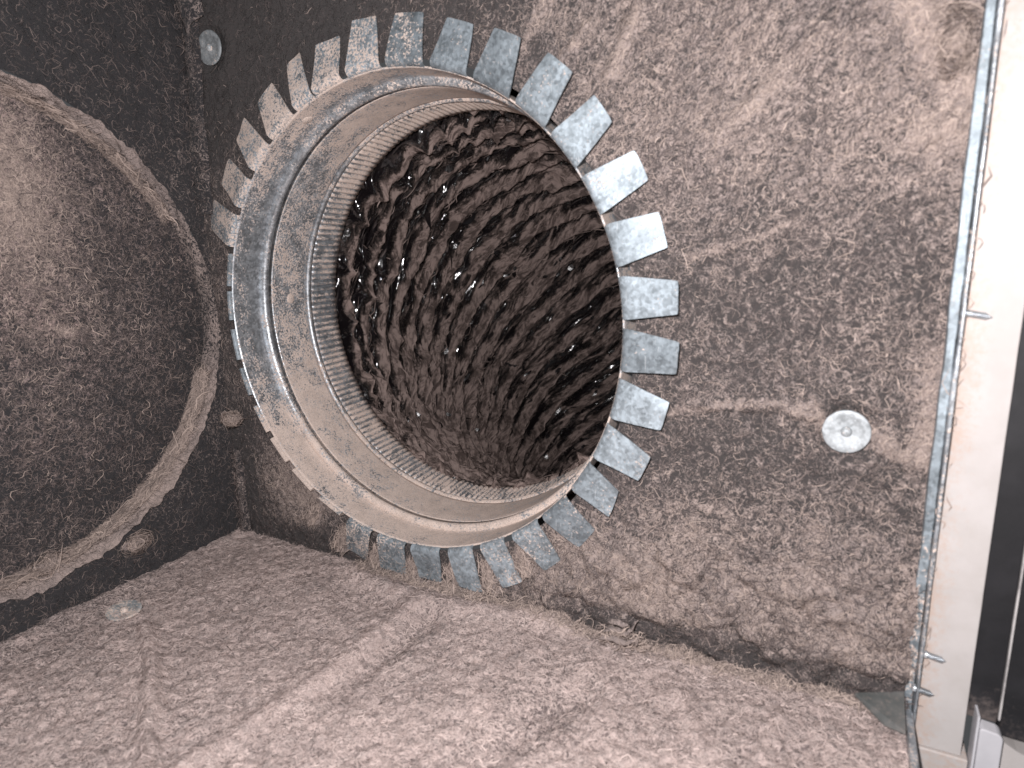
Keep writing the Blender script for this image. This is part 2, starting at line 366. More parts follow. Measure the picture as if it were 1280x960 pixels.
def bdens(x, z):
    return np.where(np.hypot(x, z) < 1.06, 0, np.clip(0.18 + 1.1 * (back_dust(x, z) + 0.25 * ridge(x * 9, z * 9, 2, 24) - 0.20) + 0.30 * sst(-0.98, -1.08, z), 0.05, 1))
Pb = scatter(62000, bdens, LX, RX, FZ + 0.02, 1.65)
def put_back(P2, off=0.002): return np.stack([P2[:, 0], WY - back_h(P2[:, 0], P2[:, 1]) - off, P2[:, 1]], 1)
def nrm_back(P2):
    e = 0.012; gx = (back_h(P2[:, 0] + e, P2[:, 1]) - back_h(P2[:, 0] - e, P2[:, 1])) / (2 * e); gz = (back_h(P2[:, 0], P2[:, 1] + e) - back_h(P2[:, 0], P2[:, 1] - e)) / (2 * e)
    return np.stack([-gx, -np.ones(len(P2)), -gz], 1)
n = len(Pb)
up = sst(0.1, 0.7, Pb[:, 1]) * sst(0.2, 0.8, Pb[:, 0])
ang = np.where(rng.uniform(0, 1, n) < 0.55 * up, rng.normal(0.95, 0.35, n), rng.uniform(0, math.pi, n))
Tb = np.stack([np.cos(ang), np.zeros(n), np.sin(ang)], 1)
tone = np.clip(rng.normal(0.42, 0.26, n) + 0.35 * (back_dust(Pb[:, 0], Pb[:, 1]) - 0.4), 0, 1)
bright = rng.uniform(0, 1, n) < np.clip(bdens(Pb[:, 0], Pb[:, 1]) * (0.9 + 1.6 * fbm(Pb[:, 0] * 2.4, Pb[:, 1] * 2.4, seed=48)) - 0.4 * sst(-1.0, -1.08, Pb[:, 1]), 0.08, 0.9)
for msk, mm in ((bright, m_fib), (~bright, m_fib_dim)):
    fibres('lint', put_back(Pb[msk]), nrm_back(Pb[msk]), Tb[msk], rng.gamma(1.8, 0.009, msk.sum()) + 0.009, rng.uniform(0.0012, 0.0032, msk.sum()), mm, back, curl=0.9, lift=0.5, k=4, tone=tone[msk])

# ------------------------------------------------------------------ floor
def floor_h(x, y):
    h = 0.02 * fbm(x * 1.8, y * 1.8, seed=50) + 0.013 * fbm(x * 7, y * 7, seed=52)
    h += 0.006 * (1 - ridge(x * 11 + 0.4 * perlin(x * 7, y * 7, seed=57), y * 11, 2, 55)) + 0.010 * fbm(x * 26, y * 26, seed=58, n=2)
    for pts, wd, a in (([(-.75, -.78), (-.44, -.95), (-.1, -1.19), (.1, -1.35)], .030, .050), ([(.13, -.16), (.14, -.4), (.13, -.58), (.09, -.88), (.04, -1.14), (0, -1.4)], .040, .022),
                       ([(1.28, -.21), (1.42, -.43)], .03, .018), ([(1.59, -.18), (1.56, -.38)], .025, .014)):
        dd, t = segdist(x + 0.012 * perlin(x * 9, y * 9, seed=60), y + 0.012 * perlin(x * 9, y * 9, seed=61), pts); h += a * np.exp(-(dd / wd) ** 2)
    dd, t = segdist(x, y, [(.97, -.36), (.81, -.75)]); h -= 0.03 * np.exp(-(dd / .07) ** 2)
    dd, t = segdist(x, y, [(.25, -.2), (.24, -.45), (.22, -.7)]); h -= 0.022 * np.exp(-(dd / .05) ** 2)
    dd, t = segdist(x, y, [(-.30, -.03), (.05, -.10), (.30, -.10), (.55, -.04), (.73, .02)]); h += 0.030 * np.exp(-(dd / .06) ** 2)
    h += 0.05 * np.exp(-((x - LX) / 0.10) ** 2) * 0.5 + floor_crumb(x, y)
    return h
def floor_crumb(x, y):
    wx = 0.4 * perlin(x * 9, y * 9, seed=64); wy = 0.4 * perlin(x * 9, y * 9, seed=65)
    return 0.010 * (ridge(x * 22 + wx, y * 22 + wy, 2, 66) - 0.35) * (0.6 + 0.8 * sst(-0.3, 0.3, fbm(x * 2.2, y * 2.2, seed=67)))
def floor_dust(x, y):
    d = 0.54 + 0.18 * fbm(x * 2.5, y * 2.5, seed=70)
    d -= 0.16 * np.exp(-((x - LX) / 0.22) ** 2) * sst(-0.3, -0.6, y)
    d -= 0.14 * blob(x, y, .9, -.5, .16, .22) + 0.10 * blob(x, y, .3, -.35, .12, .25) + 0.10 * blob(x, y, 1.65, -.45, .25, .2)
    for pts, wd, a in (([(-.75, -.78), (-.44, -.95), (-.1, -1.19), (.1, -1.35)], .034, .5), ([(.13, -.16), (.14, -.4), (.13, -.58), (.09, -.88), (.04, -1.14), (0, -1.4)], .045, .3),
                       ([(1.28, -.21), (1.42, -.43)], .03, .25), ([(1.59, -.18), (1.56, -.38)], .025, .2)):
        dd, t = segdist(x, y, pts); d += a * np.exp(-(dd / wd) ** 2)
    return d
x = np.arange(LX - 0.03, RX + 0.004, 0.0085); y = np.arange(-2.3, WY + 0.06, 0.0085)
X, Y = np.meshgrid(x, y, indexing='ij'); Hf = floor_h(X, Y)
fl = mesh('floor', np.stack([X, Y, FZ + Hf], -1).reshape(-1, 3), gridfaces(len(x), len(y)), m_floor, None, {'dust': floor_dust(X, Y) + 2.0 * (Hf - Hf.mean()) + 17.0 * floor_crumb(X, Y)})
tag(fl, 'floor of the lined box buried under pinkish tan lint', 'floor', kind='structure')
Pf = scatter(50000, lambda a, b: np.clip(floor_dust(a, b) * (0.35 + 0.8 * sst(-1.9, -0.6, b)), 0.05, 1), LX + 0.02, RX, -1.75, WY)
n = len(Pf); ang = rng.uniform(0, math.pi, n)
e = 0.012
Nf = np.stack([-(floor_h(Pf[:, 0] + e, Pf[:, 1]) - floor_h(Pf[:, 0] - e, Pf[:, 1])) / (2 * e), -(floor_h(Pf[:, 0], Pf[:, 1] + e) - floor_h(Pf[:, 0], Pf[:, 1] - e)) / (2 * e), np.ones(n)], 1)
fibres('lint', np.stack([Pf[:, 0], Pf[:, 1], FZ + floor_h(Pf[:, 0], Pf[:, 1]) + 0.002], 1), Nf, np.stack([np.cos(ang), np.sin(ang), 0 * ang], 1),
       rng.gamma(1.8, 0.008, n) + 0.008, rng.uniform(0.0015, 0.0038, n), m_fib_floor, fl, curl=1.3, lift=0.7, k=4, tone=np.clip(rng.normal(0.45, 0.25, n), 0, 1))

# ------------------------------------------------------------------ left wall with its own round opening and recessed disc
HC = (-0.965, 0.01); HR = 1.02; DX = -1.275
def left_h(y, z): return 0.02 * fbm(y * 2.5, z * 2.5, seed=80) + 0.012 * fbm(y * 10, z * 10, seed=82) + 0.008 * ridge(y * 9, z * 9, 2, 84)
y = np.arange(-2.4, WY + 0.02, 0.011); z = np.arange(FZ - 0.02, 2.3, 0.011)
Y, Z = np.meshgrid(y, z, indexing='ij'); Rr = np.hypot(Y - HC[0], Z - HC[1])
V = np.stack([LX + left_h(Y, Z), Y, Z], -1).reshape(-1, 3); F = gridfaces(len(y), len(z))
F = F[(Rr.ravel()[F] > HR).any(1)]
rr = Rr.ravel(); fix = rr < HR; k = HR / np.maximum(rr, 1e-3)
V[fix, 1] = HC[0] + (V[fix, 1] - HC[0]) * k[fix]; V[fix, 2] = HC[1] + (V[fix, 2] - HC[1]) * k[fix]
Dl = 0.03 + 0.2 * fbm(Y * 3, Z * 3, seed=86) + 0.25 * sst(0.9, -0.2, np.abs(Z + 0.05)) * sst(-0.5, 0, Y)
V, F, A = compact(V, F, {'dust': Dl})
left = mesh('left_wall', V, F, m_liner, None, A)
tag(left, 'dark felt lined left wall with a large round hole cut through it', 'wall', kind='structure')
Pl = scatter(4500, lambda a, b: np.where(np.hypot(a - HC[0], b - HC[1]) > HR + 0.01, 0.6, 0), -1.6, WY, FZ, 1.6)
n = len(Pl); ang = rng.uniform(0, math.pi, n)
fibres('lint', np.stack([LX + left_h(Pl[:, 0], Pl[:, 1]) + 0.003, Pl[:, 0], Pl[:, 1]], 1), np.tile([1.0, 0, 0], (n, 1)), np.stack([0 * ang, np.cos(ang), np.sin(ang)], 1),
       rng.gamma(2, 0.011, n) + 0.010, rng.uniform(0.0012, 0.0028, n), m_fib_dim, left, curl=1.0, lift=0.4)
# cut edge of the lining, furred with dust
na, nx = 700, 26
a = np.linspace(0, 2 * math.pi, na, endpoint=False)[:, None]; t = np.linspace(0, 1, nx)[None]
ca, sa = np.cos(a), np.sin(a)
furr = 0.5 + 0.5 * np.tanh(3 * fbm(a * 5, t * 1.5, seed=90))
lowtop = np.clip(sst(0.05, -0.75, sa) + sst(0.35, 0.75, sa) * (0.5 + 0.5 * furr), 0, 1) + 0 * t
nse = fbm(ca * 7 + 20, sa * 7 + t * 3, seed=92) * 0.026 + fbm(ca * 24, sa * 24 + t * 6, seed=93) * 0.018
rad = HR - 0.004 - np.sin(t * math.pi) * (0.012 + 0.020 * lowtop) - nse * (0.5 + lowtop)
Xr = LX + 0.016 + 0.018 * lowtop * np.exp(-(t / 0.15) ** 2) - (t * (LX - DX + 0.03)) + 0.02 * fbm(ca * 12, sa * 12, seed=94) + 0 * a
V = np.stack([Xr, HC[0] + rad * ca, HC[1] + rad * sa], -1).reshape(-1, 3)
rim = mesh('hole_rim', V, gridfaces(na, nx, True), m_liner, left, {'dust': 0.26 + 0.60 * lowtop + 0.14 * furr})
rim['label'] = 'dusty cut edge of the round hole'
n = 6000; aa = np.where(rng.uniform(0, 1, n) < 0.75, rng.choice([-1.0, 1.0], n) * 0 + rng.uniform(-2.6, -0.3, n), rng.uniform(0.5, 2.0, n)); tt = rng.uniform(0.0, 1, n)
pr = np.stack([LX - tt * (LX - DX), HC[0] + (HR - 0.048) * np.cos(aa), HC[1] + (HR - 0.048) * np.sin(aa)], 1)
nr = np.stack([0.3 + 0 * aa, -np.cos(aa), -np.sin(aa)], 1)
fibres('rim_lint', pr, nr, np.stack([rng.normal(0, 0.6, n), -np.sin(aa), np.cos(aa)], 1), rng.gamma(4, 0.014, n) + 0.01, rng.uniform(0.002, 0.0055, n), m_fib, left, curl=0.8, lift=0.3)

def disc_h(y, z): return 0.025 * fbm(y * 2.2, z * 2.2, seed=100) + 0.013 * ridge(y * 17 + 0.4 * perlin(y * 10, z * 10, seed=108), z * 17 + 0.4 * perlin(y * 10, z * 10, seed=109), 2, 101) * (1 - 0.6 * blob(y, z, -0.80, 0.60, 0.28, 0.36)) + 0.010 * fbm(y * 20, z * 20, seed=104, n=3)  # ridges flattened under the painted glare at upper left
def disc_dust_glare(y, z):
    d = 0.10 + 0.14 * fbm(y * 3, z * 3, seed=106) + 0.75 * blob(y, z, -0.82, 0.62, 0.24, 0.32) + 0.16 * blob(y, z, -0.7, 0.15, 0.45, 0.45)  # strong upper left blob paints pink flash glare over the lint
    dd, _ = segdist(y, z, [(-.70, .03), (-.62, 0.0)]); d += 0.4 * np.exp(-(dd / .02) ** 2)
    return d - 0.10 * blob(y, z, -0.05, -0.1, 0.2, 0.4)
y = np.arange(HC[0] - 1.06, HC[0] + 1.06, 0.0095); z = np.arange(HC[1] - 1.06, HC[1] + 1.06, 0.0095)
Y, Z = np.meshgrid(y, z, indexing='ij'); F = gridfaces(len(y), len(z))
F = F[(np.hypot(Y - HC[0], Z - HC[1]).ravel()[F] < 1.05).all(1)]
Hd = disc_h(Y, Z)
V, F, A = compact(np.stack([DX + Hd + 0.05 * (1 - ((Y - HC[0]) ** 2 + (Z - HC[1]) ** 2)), Y, Z], -1).reshape(-1, 3), F, {'dust': disc_dust_glare(Y, Z) + 9.0 * (Hd - Hd.mean())})  # 'dust' here holds the lint and the painted flash glare
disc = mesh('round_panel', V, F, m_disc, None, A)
tag(disc, 'large dark round felt panel set back inside the hole in the left wall', 'panel')
Pd = scatter(32000, lambda a, b: np.where(np.hypot(a - HC[0], b - HC[1]) < 1.03, np.clip(0.35 + 1.2 * (disc_dust_glare(a, b) - 0.25), 0.15, 1), 0), -1.5, 0.1, -1.05, 1.05)
n = len(Pd); ang = rng.uniform(0, math.pi, n)
dp = np.stack([DX + disc_h(Pd[:, 0], Pd[:, 1]) + 0.05 * (1 - ((Pd[:, 0] - HC[0]) ** 2 + (Pd[:, 1] - HC[1]) ** 2)) + 0.003, Pd[:, 0], Pd[:, 1]], 1)
tn = disc_dust_glare(Pd[:, 0], Pd[:, 1]); br = rng.uniform(0, 1, n) < np.clip((tn - 0.06) * 1.4, 0.08, 0.9)
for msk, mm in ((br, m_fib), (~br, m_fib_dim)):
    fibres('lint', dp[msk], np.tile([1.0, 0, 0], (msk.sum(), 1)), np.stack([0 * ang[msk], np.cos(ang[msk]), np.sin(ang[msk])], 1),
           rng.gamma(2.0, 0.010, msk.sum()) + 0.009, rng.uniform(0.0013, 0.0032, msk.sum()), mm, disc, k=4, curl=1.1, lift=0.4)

# ------------------------------------------------------------------ start collar
collar = empty('start_collar', (0, 0, 0), 'round galvanised duct collar with bent tabs set in the back wall opening', 'duct collar')
def cdust(a, t, base): 
    """dust lying on the collar: thick round the bottom, patchy elsewhere"""
    bottom = sst(0.15, -0.75, np.sin(a)); top = sst(0.55, 0.95, np.sin(a))
    return base + 0.30 * bottom + 0.24 * top + 0.28 * fbm(np.cos(a) * 3 + 9, np.sin(a) * 3 + t * 4, seed=120)
def ring_part(name, prof, n, base, nsub=1, th=0.006, mod=None, lab=None):
    prof = np.asarray(prof, float)
    if nsub > 1:
        s = np.linspace(0, len(prof) - 1, (len(prof) - 1) * nsub + 1); i = np.arange(len(prof)); prof = np.stack([np.interp(s, i, prof[:, 0]), np.interp(s, i, prof[:, 1])], 1)
    V, F = lathe_y(prof, 0, 2 * math.pi, n)
    a = np.arctan2(V[:, 2], V[:, 0]); t = V[:, 1]
    if mod is not None: V = mod(V, a)
    dv = cdust(a, t, base(a, t) if callable(base) else base)
    if mod is not None: dv = dv - 0.30 * np.sin(a * 190) - 0.08
    o = mesh(name, V, F, m_metal, collar, {'dust': dv})
    m = o.modifiers.new('thick', 'SOLIDIFY'); m.thickness = th * S; m.offset = 1.0
    if lab: o['label'] = lab
    return o
def grime(a, t):                                    # bare band just before the bead, and a scuffed patch round the left
    lft = sst(0.35, -0.6, np.cos(a)) * sst(-0.7, -0.3, np.sin(a))
    return 0.50 - 0.34 * sst(0.09, 0.15, t) * sst(-0.65, -0.25, np.sin(a)) * sst(0.5, -0.1, np.cos(a)) - 0.30 * lft * sst(0.75, 0.2, np.sin(a))
ring_part('outer_band', [(1.0, 0.018), (1.0, 0.06), (1.0, 0.12), (1.0, 0.17), (0.998, 0.182)], 360, grime, 3)
def arc_prof(r0, y0, rad, a0, a1, n=9): return [(r0 - rad * math.cos(q), y0 + rad * math.sin(q)) for q in np.linspace(a0, a1, n)]
ring_part('front_bead', [(1.0, 0.182)] + arc_prof(0.984, 0.205, 0.015, -1.2, 1.3) + [(0.972, 0.236)], 360, lambda a, t: 0.12 + 0.32 * sst(-0.35, -0.85, np.sin(a)))
ring_part('sleeve', [(0.972, 0.236), (0.970, 0.26), (0.970, 0.34), (0.970, 0.42), (0.970, 0.474)], 360, lambda a, t: 0.50 - 0.10 * blob(a, t, 2.9, 0.34, 0.8, 0.1), 3)
ring_part('rear_bead', [(0.970, 0.474)] + arc_prof(0.967, 0.487, 0.010, -1.2, 1.3) + [(0.965, 0.505)], 360, lambda a, t: 0.22 + 0.15 * sst(-0.3, -0.8, np.sin(a)))
def crimp(V, a):
    k = np.sin(a * 190); amp = 0.0060 * np.clip((V[:, 1] - 0.505) / 0.03, 0, 1) * np.clip((0.70 - V[:, 1]) / 0.05, 0.25, 1); k = np.sign(k) * np.abs(k) ** 0.6
    V = V.copy(); s = 1 + k * amp * 1.3; V[:, 0] *= s; V[:, 2] *= s; return V
ring_part('crimped_end', [(0.965, 0.505), (0.963, 0.53), (0.961, 0.56), (0.958, 0.60), (0.955, 0.64), (0.952, 0.685)], 1520, lambda a, t: 0.30 + 0.25 * sst(0.2, 0.8, np.sin(a)), 1, 0.004, crimp)
# rivet dimples in the bands
for an, yy, rr0, lab in ((118.5, 0.10, 1.0, 'rusty tan rivet head'), (176.0, 0.36, 0.970, None)):
    aq = math.radians(an); cx, cz = math.cos(aq), math.sin(aq)
    th = np.linspace(0, 2 * math.pi, 20, endpoint=False); lv = [(0.030, 0.0), (0.026, 0.006), (0.016, 0.010), (0.004, 0.011)]
    V = []
    for (q, hh) in lv:
        for t_ in th:
            dtan, dy = q * math.cos(t_), q * math.sin(t_)
            V.append(((rr0 - hh) * cx - dtan * cz, yy + dy, (rr0 - hh) * cz + dtan * cx))
    Fq = [[i * 20 + j, i * 20 + (j + 1) % 20, (i + 1) * 20 + (j + 1) % 20, (i + 1) * 20 + j] for i in range(3) for j in range(20)]
    o = mesh('rivet', V, Fq, m_metal, collar, {'dust': np.full(len(V), 0.9)})
    if lab: o['label'] = lab
# tabs: hinge angles (degrees), the two tip corners (x, z), how far the tip lies back from the rim, dust film
TABS = [(137.6,129.0,(-0.862,0.821),(-0.791,0.910),0.04,.62),(148.8,140.3,(-1.006,0.637),(-0.931,0.747),0.045,.55),(160.0,151.0,(-1.125,0.437),(-1.077,0.571),0.05,.5),
 (171.0,162.0,None,None,0.16,.25),(-179.5,172.5,None,None,0.17,.25),(-168.1,-176.8,None,None,0.17,.25),(-157.6,-165.6,None,None,0.16,.25),
 (-145.9,-154.1,None,None,0.10,.7),(-135.6,-143.7,None,None,0.11,.85),(-124.5,-132.6,None,None,0.11,.85),(-113.1,-121.2,None,None,0.07,.7),
 (-102.2,-110.2,None,None,0.03,.35),(-91.0,-99.9,None,None,0.03,.25),
 (-89.0,-80.2,(0.035,-1.165),(0.160,-1.160),0.03,.12),(-77.4,-70.0,(0.262,-1.145),(0.385,-1.145),0.01,.15),(-67.5,-60.3,(0.480,-1.105),(0.572,-1.055),0.02,.3),
 (-57.6,-49.4,(0.672,-0.985),(0.742,-0.925),0.03,.2),(-47.5,-39.2,(0.823,-0.851),(0.889,-0.764),0.03,.12),(-36.8,-29.1,(0.957,-0.687),(0.993,-0.579),0.0,.1),
 (-27.4,-19.2,(1.070,-0.523),(1.114,-0.427),-0.015,.08),(-17.6,-9.1,(1.144,-0.328),(1.173,-0.225),-0.01,.0),(-7.4,1.1,(1.198,-0.122),(1.205,-0.014),-0.03,-.05),
 (2.9,11.3,(1.198,0.078),(1.195,0.186),-0.03,-.05),(13.2,21.6,(1.148,0.292),(1.114,0.407),0.015,.0),(23.9,32.0,(1.078,0.509),(1.029,0.607),0.02,.08),
 (34.4,42.8,(0.959,0.699),(0.898,0.789),0.0,.05),(44.8,53.2,(0.824,0.866),(0.739,0.939),-0.01,.05),(55.1,64.4,(0.640,0.998),(0.541,1.045),-0.02,.02),
 (66.4,75.5,(0.436,1.082),(0.327,1.124),0.015,.05),(77.5,87.3,(0.221,1.160),(0.092,1.181),0.025,.28),(89.1,98.6,(-0.010,1.192),(-0.130,1.196),0.04,.48),
 (100.6,109.4,(-0.206,1.155),(-0.333,1.140),0.045,.6),(110.0,116.4,(-0.432,1.127),(-0.505,1.088),0.045,.62),(117.9,127.3,(-0.594,1.029),(-0.690,0.957),0.03,.62)]
for ti, (a1, a2, t1, t2, dy, du) in enumerate(TABS):
    if abs(a1 - a2) > 180: a2 -= 360 if a2 > a1 else -360
    A1, A2 = math.radians(a1), math.radians(a2)
    t1_none = t1 is None
    if t1 is None:
        rt = 1.0 + math.sqrt(max(0.0, 0.20 ** 2 - dy ** 2)) * (0.10 if dy > 0.12 else 0.22 if dy > 0.05 else 0.9)
        sh = math.radians(0.8) * (1 if A2 > A1 else -1)
        t1 = (rt * math.cos(A1 + sh), rt * math.sin(A1 + sh)); t2 = (rt * math.cos(A2 - sh), rt * math.sin(A2 - sh))
    nw = 7
    tight = t1_none and dy > 0.05
    sec = [(1.0, 0.022), (1.0005, 0.010), (1.003, 0.004), (1.007, 0.003), (1.010, 0.008)] if tight else [(1.0, 0.022), (1.0015, 0.014), (1.006, 0.007), (1.013, 0.003), (1.022, 0.001)]
    rows = []
    for wv in np.linspace(0, 1, nw):
        aa = A1 + (A2 - A1) * wv
        hp = np.array([math.cos(A1) * (1 - wv) + math.cos(A2) * wv, math.sin(A1) * (1 - wv) + math.sin(A2) * wv])   # straight hinge
        hp2 = np.array([math.cos(aa), math.sin(aa)])
        tip = np.array(t1) * (1 - wv) + np.array(t2) * wv
        row = []
        for (r_, y_) in sec:
            kk = (0.022 - y_) / 0.021 * 0.7; q = hp2 * (1 - kk) + hp * kk; row.append((q[0] * r_, y_, q[1] * r_))
        base = np.array([row[-1][0], row[-1][2]]); 
        bow = 0.004 * math.sin(ti * 2.1) 
        for s_ in (0.2, 0.4, 0.6, 0.8, 0.93, 1.0):
            q = base * (1 - s_) + tip * s_
            if s_ == 1.0 and wv in (0.0, 1.0): q = base * 0.012 + q * 0.988 + (np.array(t1) + np.array(t2) - 2 * tip) * 0.012   # nipped corners
            row.append((q[0], 0.001 + dy * s_ + bow * math.sin(math.pi * s_) + 0.003 * math.sin(5 * wv + ti) * s_, q[1]))
        rows.append(row)
    V = np.array(rows).reshape(-1, 3); ns = len(rows[0])
    Vc = V - V.mean(0)
    F = gridfaces(nw, ns)
    if A2 < A1: F = F[:, ::-1]
    dv = np.full(len(V), du) + 0.12 * fbm(V[:, 0] * 6, V[:, 2] * 6, seed=130)
    o = mesh('tab', V, F, m_tab, collar, {'dust': dv})
    m = o.modifiers.new('thick', 'SOLIDIFY'); m.thickness = 0.0045 * S; m.offset = -1.0; o.modifiers.new('crisp', 'EDGE_SPLIT').split_angle = math.radians(50)

# ------------------------------------------------------------------ flexible duct, bending away down to the right
BR = 1.5; BA = math.radians(-60); Y0 = 0.60
ns_, nphi = 640, 420
s_ = np.linspace(-0.05, 3.05, ns_)[:, None]; ph = np.linspace(0, 2 * math.pi, nphi, endpoint=False)[None]
def duct_frame(s):
    th = np.clip(s, 0, None) / BR
    e = np.array([math.cos(BA), 0, math.sin(BA)]); yv = np.array([0, 1.0, 0])
    c = np.array([0, Y0, 0]) + BR * np.sin(th)[..., None] * yv + BR * (1 - np.cos(th))[..., None] * e + np.minimum(s, 0)[..., None] * yv
    nn = np.cos(th)[..., None] * e - np.sin(th)[..., None] * yv
    return c, nn
c_, n_ = duct_frame(s_ + 0 * ph); u_ = np.array([-math.sin(BA), 0, math.cos(BA)])
cp, sp_ = np.cos(ph) + 0 * s_, np.sin(ph) + 0 * s_
PITCH = 0.112
wob = 0.45 * fbm(cp * 1.6 + s_ * 0.8, sp_ * 1.6 + 3, s_ * 1.1, 3, 140)
phase = s_ / PITCH + ph / (2 * math.pi) + wob
coil = np.abs((phase % 1.0) - 0.5) * 2; coil = 1 - coil                        # 0 at the wire, 1 between
ridg = (1 - np.abs(np.sin(math.pi * phase))) ** 1.5
def rg(x, y, z, seed, p=1.0): return (1 - np.minimum(1, 2.8 * np.abs(perlin(x, y, z, seed)))) ** p
warp = 0.5 * perlin(cp * 1.8, sp_ * 1.8, s_ * 1.5, 141) + 0.10 * perlin(cp * 6, sp_ * 6, s_ * 4, 148)
fold = rg(s_ * 9 + 1.5 * warp, cp * 1.1 + 0.6 * s_, sp_ * 1.1, 142, 3.0)
fold2 = rg(s_ * 19 + 2.6 * warp, cp * 1.7, sp_ * 1.7 + s_, 143, 2.6)
fold3 = rg(s_ * 40 + 4.0 * warp, cp * 3.2, sp_ * 3.2, 144, 2.0)
crk = perlin(s_ * 12, cp * 6, sp_ * 6, 145)
near = sst(0.60, 0.1, s_)                                                        # bunched film just behind the collar
ridg = ridg * (0.75 + 0.5 * np.clip(fbm(cp * 4, sp_ * 4, s_ * 7, 3, 146) + 0.4, 0, 1))
d_in = 0.105 * ridg + 0.022 * fold + 0.030 * fold2 + 0.012 * fold3 + 0.008 * crk + near * 0.06 * rg(s_ * 6, cp * 5, sp_ * 5, 150, 1.5)
d_in = d_in * sst(-0.05, 0.12, s_) - 0.02
rad = 1.035 - d_in
P = c_ + (cp * rad)[..., None] * n_ + (sp_ * rad)[..., None] * u_
upw = -(cp * n_[..., 2] + sp_ * u_[2])                                           # inward normal's z
hh = np.clip((0.125 * ridg + 0.018 * fold + 0.040 * fold2 + 0.014 * fold3) / 0.125, 0, 1.1)
dd_ = 0.09 + 0.97 * hh + 0.22 * sst(0.1, 0.9, upw) + 0.10 * sst(0.5, 1.2, s_) - 0.34 * near + 0.24 * fbm(cp * 3, sp_ * 3, s_ * 3, 3, 152)
duct = empty('flexible_duct', (0, Y0, 0), 'crumpled black plastic flexible duct beyond the collar, its folds furred with dust', 'duct')
film = mesh('duct_film', P.reshape(-1, 3), gridfaces(nphi, ns_, True) if False else gridfaces(ns_, nphi), m_duct, None, {'dust': dd_, 'run': s_ + 0 * ph + 0.10 * warp, 'turn': ph + 0 * s_})
me = film.data
film.parent = duct; film.matrix_parent_inverse = Matrix.Translation(-Vector((0, Y0, 0)) * S)
# lint threads snagged along the folds
n = 26000
si = rng.integers(20, ns_ - 40, n); pi_ = rng.integers(0, nphi, n)
ok = hh[si, pi_] > rng.uniform(0.25, 0.8, n); si, pi_ = si[ok], pi_[ok]; n = len(si)
base = P[si, pi_]; inn = -(cp[si, pi_][:, None] * n_[si, pi_] + sp_[si, pi_][:, None] * u_)
tang = -sp_[si, pi_][:, None] * n_[si, pi_] + cp[si, pi_][:, None] * u_ + rng.normal(0, 0.38, (n, 3))
lf = fibres('duct_lint', base + inn * 0.004, inn, tang, rng.gamma(2.2, 0.020, n) + 0.015, rng.uniform(0.0028, 0.0070, n), m_fib_duct, None, curl=0.5, lift=0.45)
lf.parent = duct; lf.matrix_parent_inverse = Matrix.Translation(-Vector((0, Y0, 0)) * S)

# glossy film ribbons added in the grooves to catch glints of the flash
m_glint_film, nt_, b_ = new_mat('glint_film'); b_.inputs['Base Color'].default_value = (0.012, 0.010, 0.011, 1); b_.inputs['Roughness'].default_value = 0.26; b_.inputs['Specular IOR Level'].default_value = 1.0
bump(nt_, noise(nt_, coords(nt_), 420, 2, 0.5), 0.6, 0.0008, b_)
n = 4000
si = rng.integers(20, ns_ - 40, n); pi_ = rng.integers(0, nphi, n)
patch = perlin(cp * 2.2, sp_ * 2.2, s_ * 2.2, 155)
ok = (hh[si, pi_] < 0.55) & (patch[si, pi_] > rng.uniform(-0.35, 0.5, n)); si, pi_ = si[ok], pi_[ok]; n = len(si)
inn = -(cp[si, pi_][:, None] * n_[si, pi_] + sp_[si, pi_][:, None] * u_)
tang = -sp_[si, pi_][:, None] * n_[si, pi_] + cp[si, pi_][:, None] * u_ + rng.normal(0, 0.30, (n, 3))
fc = fibres('glint_ribbons', P[si, pi_] + inn * 0.010, inn + rng.normal(0, 0.55, (n, 3)), tang, rng.gamma(3, 0.018, n) + 0.02, rng.uniform(0.010, 0.045, n), m_glint_film, None, curl=0.25, lift=0.5)
fc.parent = duct; fc.matrix_parent_inverse = Matrix.Translation(-Vector((0, Y0, 0)) * S)

# ------------------------------------------------------------------ insulation washers
def washer(pos, nrm, rad, dish, label, dust, lean=None):
    e = empty('insulation_washer', pos, label, 'washer', 'round metal washers pinning the liner')
    q = Vector(nrm).to_track_quat('Z', 'Y'); e.rotation_mode = 'QUATERNION'; e.rotation_quaternion = q
    n_ = 56
    prof = [(0.012, -dish * 0.3), (0.3 * rad, -dish * 0.15), (0.7 * rad, 0.0), (0.97 * rad, dish), (rad, dish - 0.002), (rad, dish - 0.008), (0.7 * rad, -0.008), (0.012, -dish * 0.3 - 0.008)]
    a = np.linspace(0, 2 * math.pi, n_, endpoint=False)
    V = np.stack([np.outer(np.cos(a), [p[0] for p in prof]), np.outer(np.sin(a), [p[0] for p in prof]), np.tile([p[1] for p in prof], (n_, 1))], -1).reshape(-1, 3)
    mesh('washer_plate', V, gridfaces(n_, len(prof), True), m_washer, e, {'dust': np.full(len(V), dust)})
    r2 = 0.016; prof = [(r2, 0.0), (r2, 0.006), (0.8 * r2, 0.012), (0.35 * r2, 0.015), (0.0008, 0.0155)]
    V = np.stack([np.outer(np.cos(a), [p[0] for p in prof]), np.outer(np.sin(a), [p[0] for p in prof]), np.tile([p[1] for p in prof], (n_, 1))], -1).reshape(-1, 3)
    mesh('pin_head', V, gridfaces(n_, len(prof), True), m_washer, e, {'dust': np.full(len(V), dust + 0.3)})
    return e
def by(x, z): return float(WY - back_h(np.array([x]), np.array([z]))[0])
washer((1.71, by(1.71, -.28) - 0.052, -.28), (0.02, -1, 0.03), 0.068, 0.006, 'bright round washer on the back wall, right of the collar', -0.05)
washer((-0.98, by(-.98, 1.23) - 0.05, 1.23), (0.05, -1, -0.02), 0.074, 0.006, 'dim round washer in the dark upper corner, above the collar', 0.08)
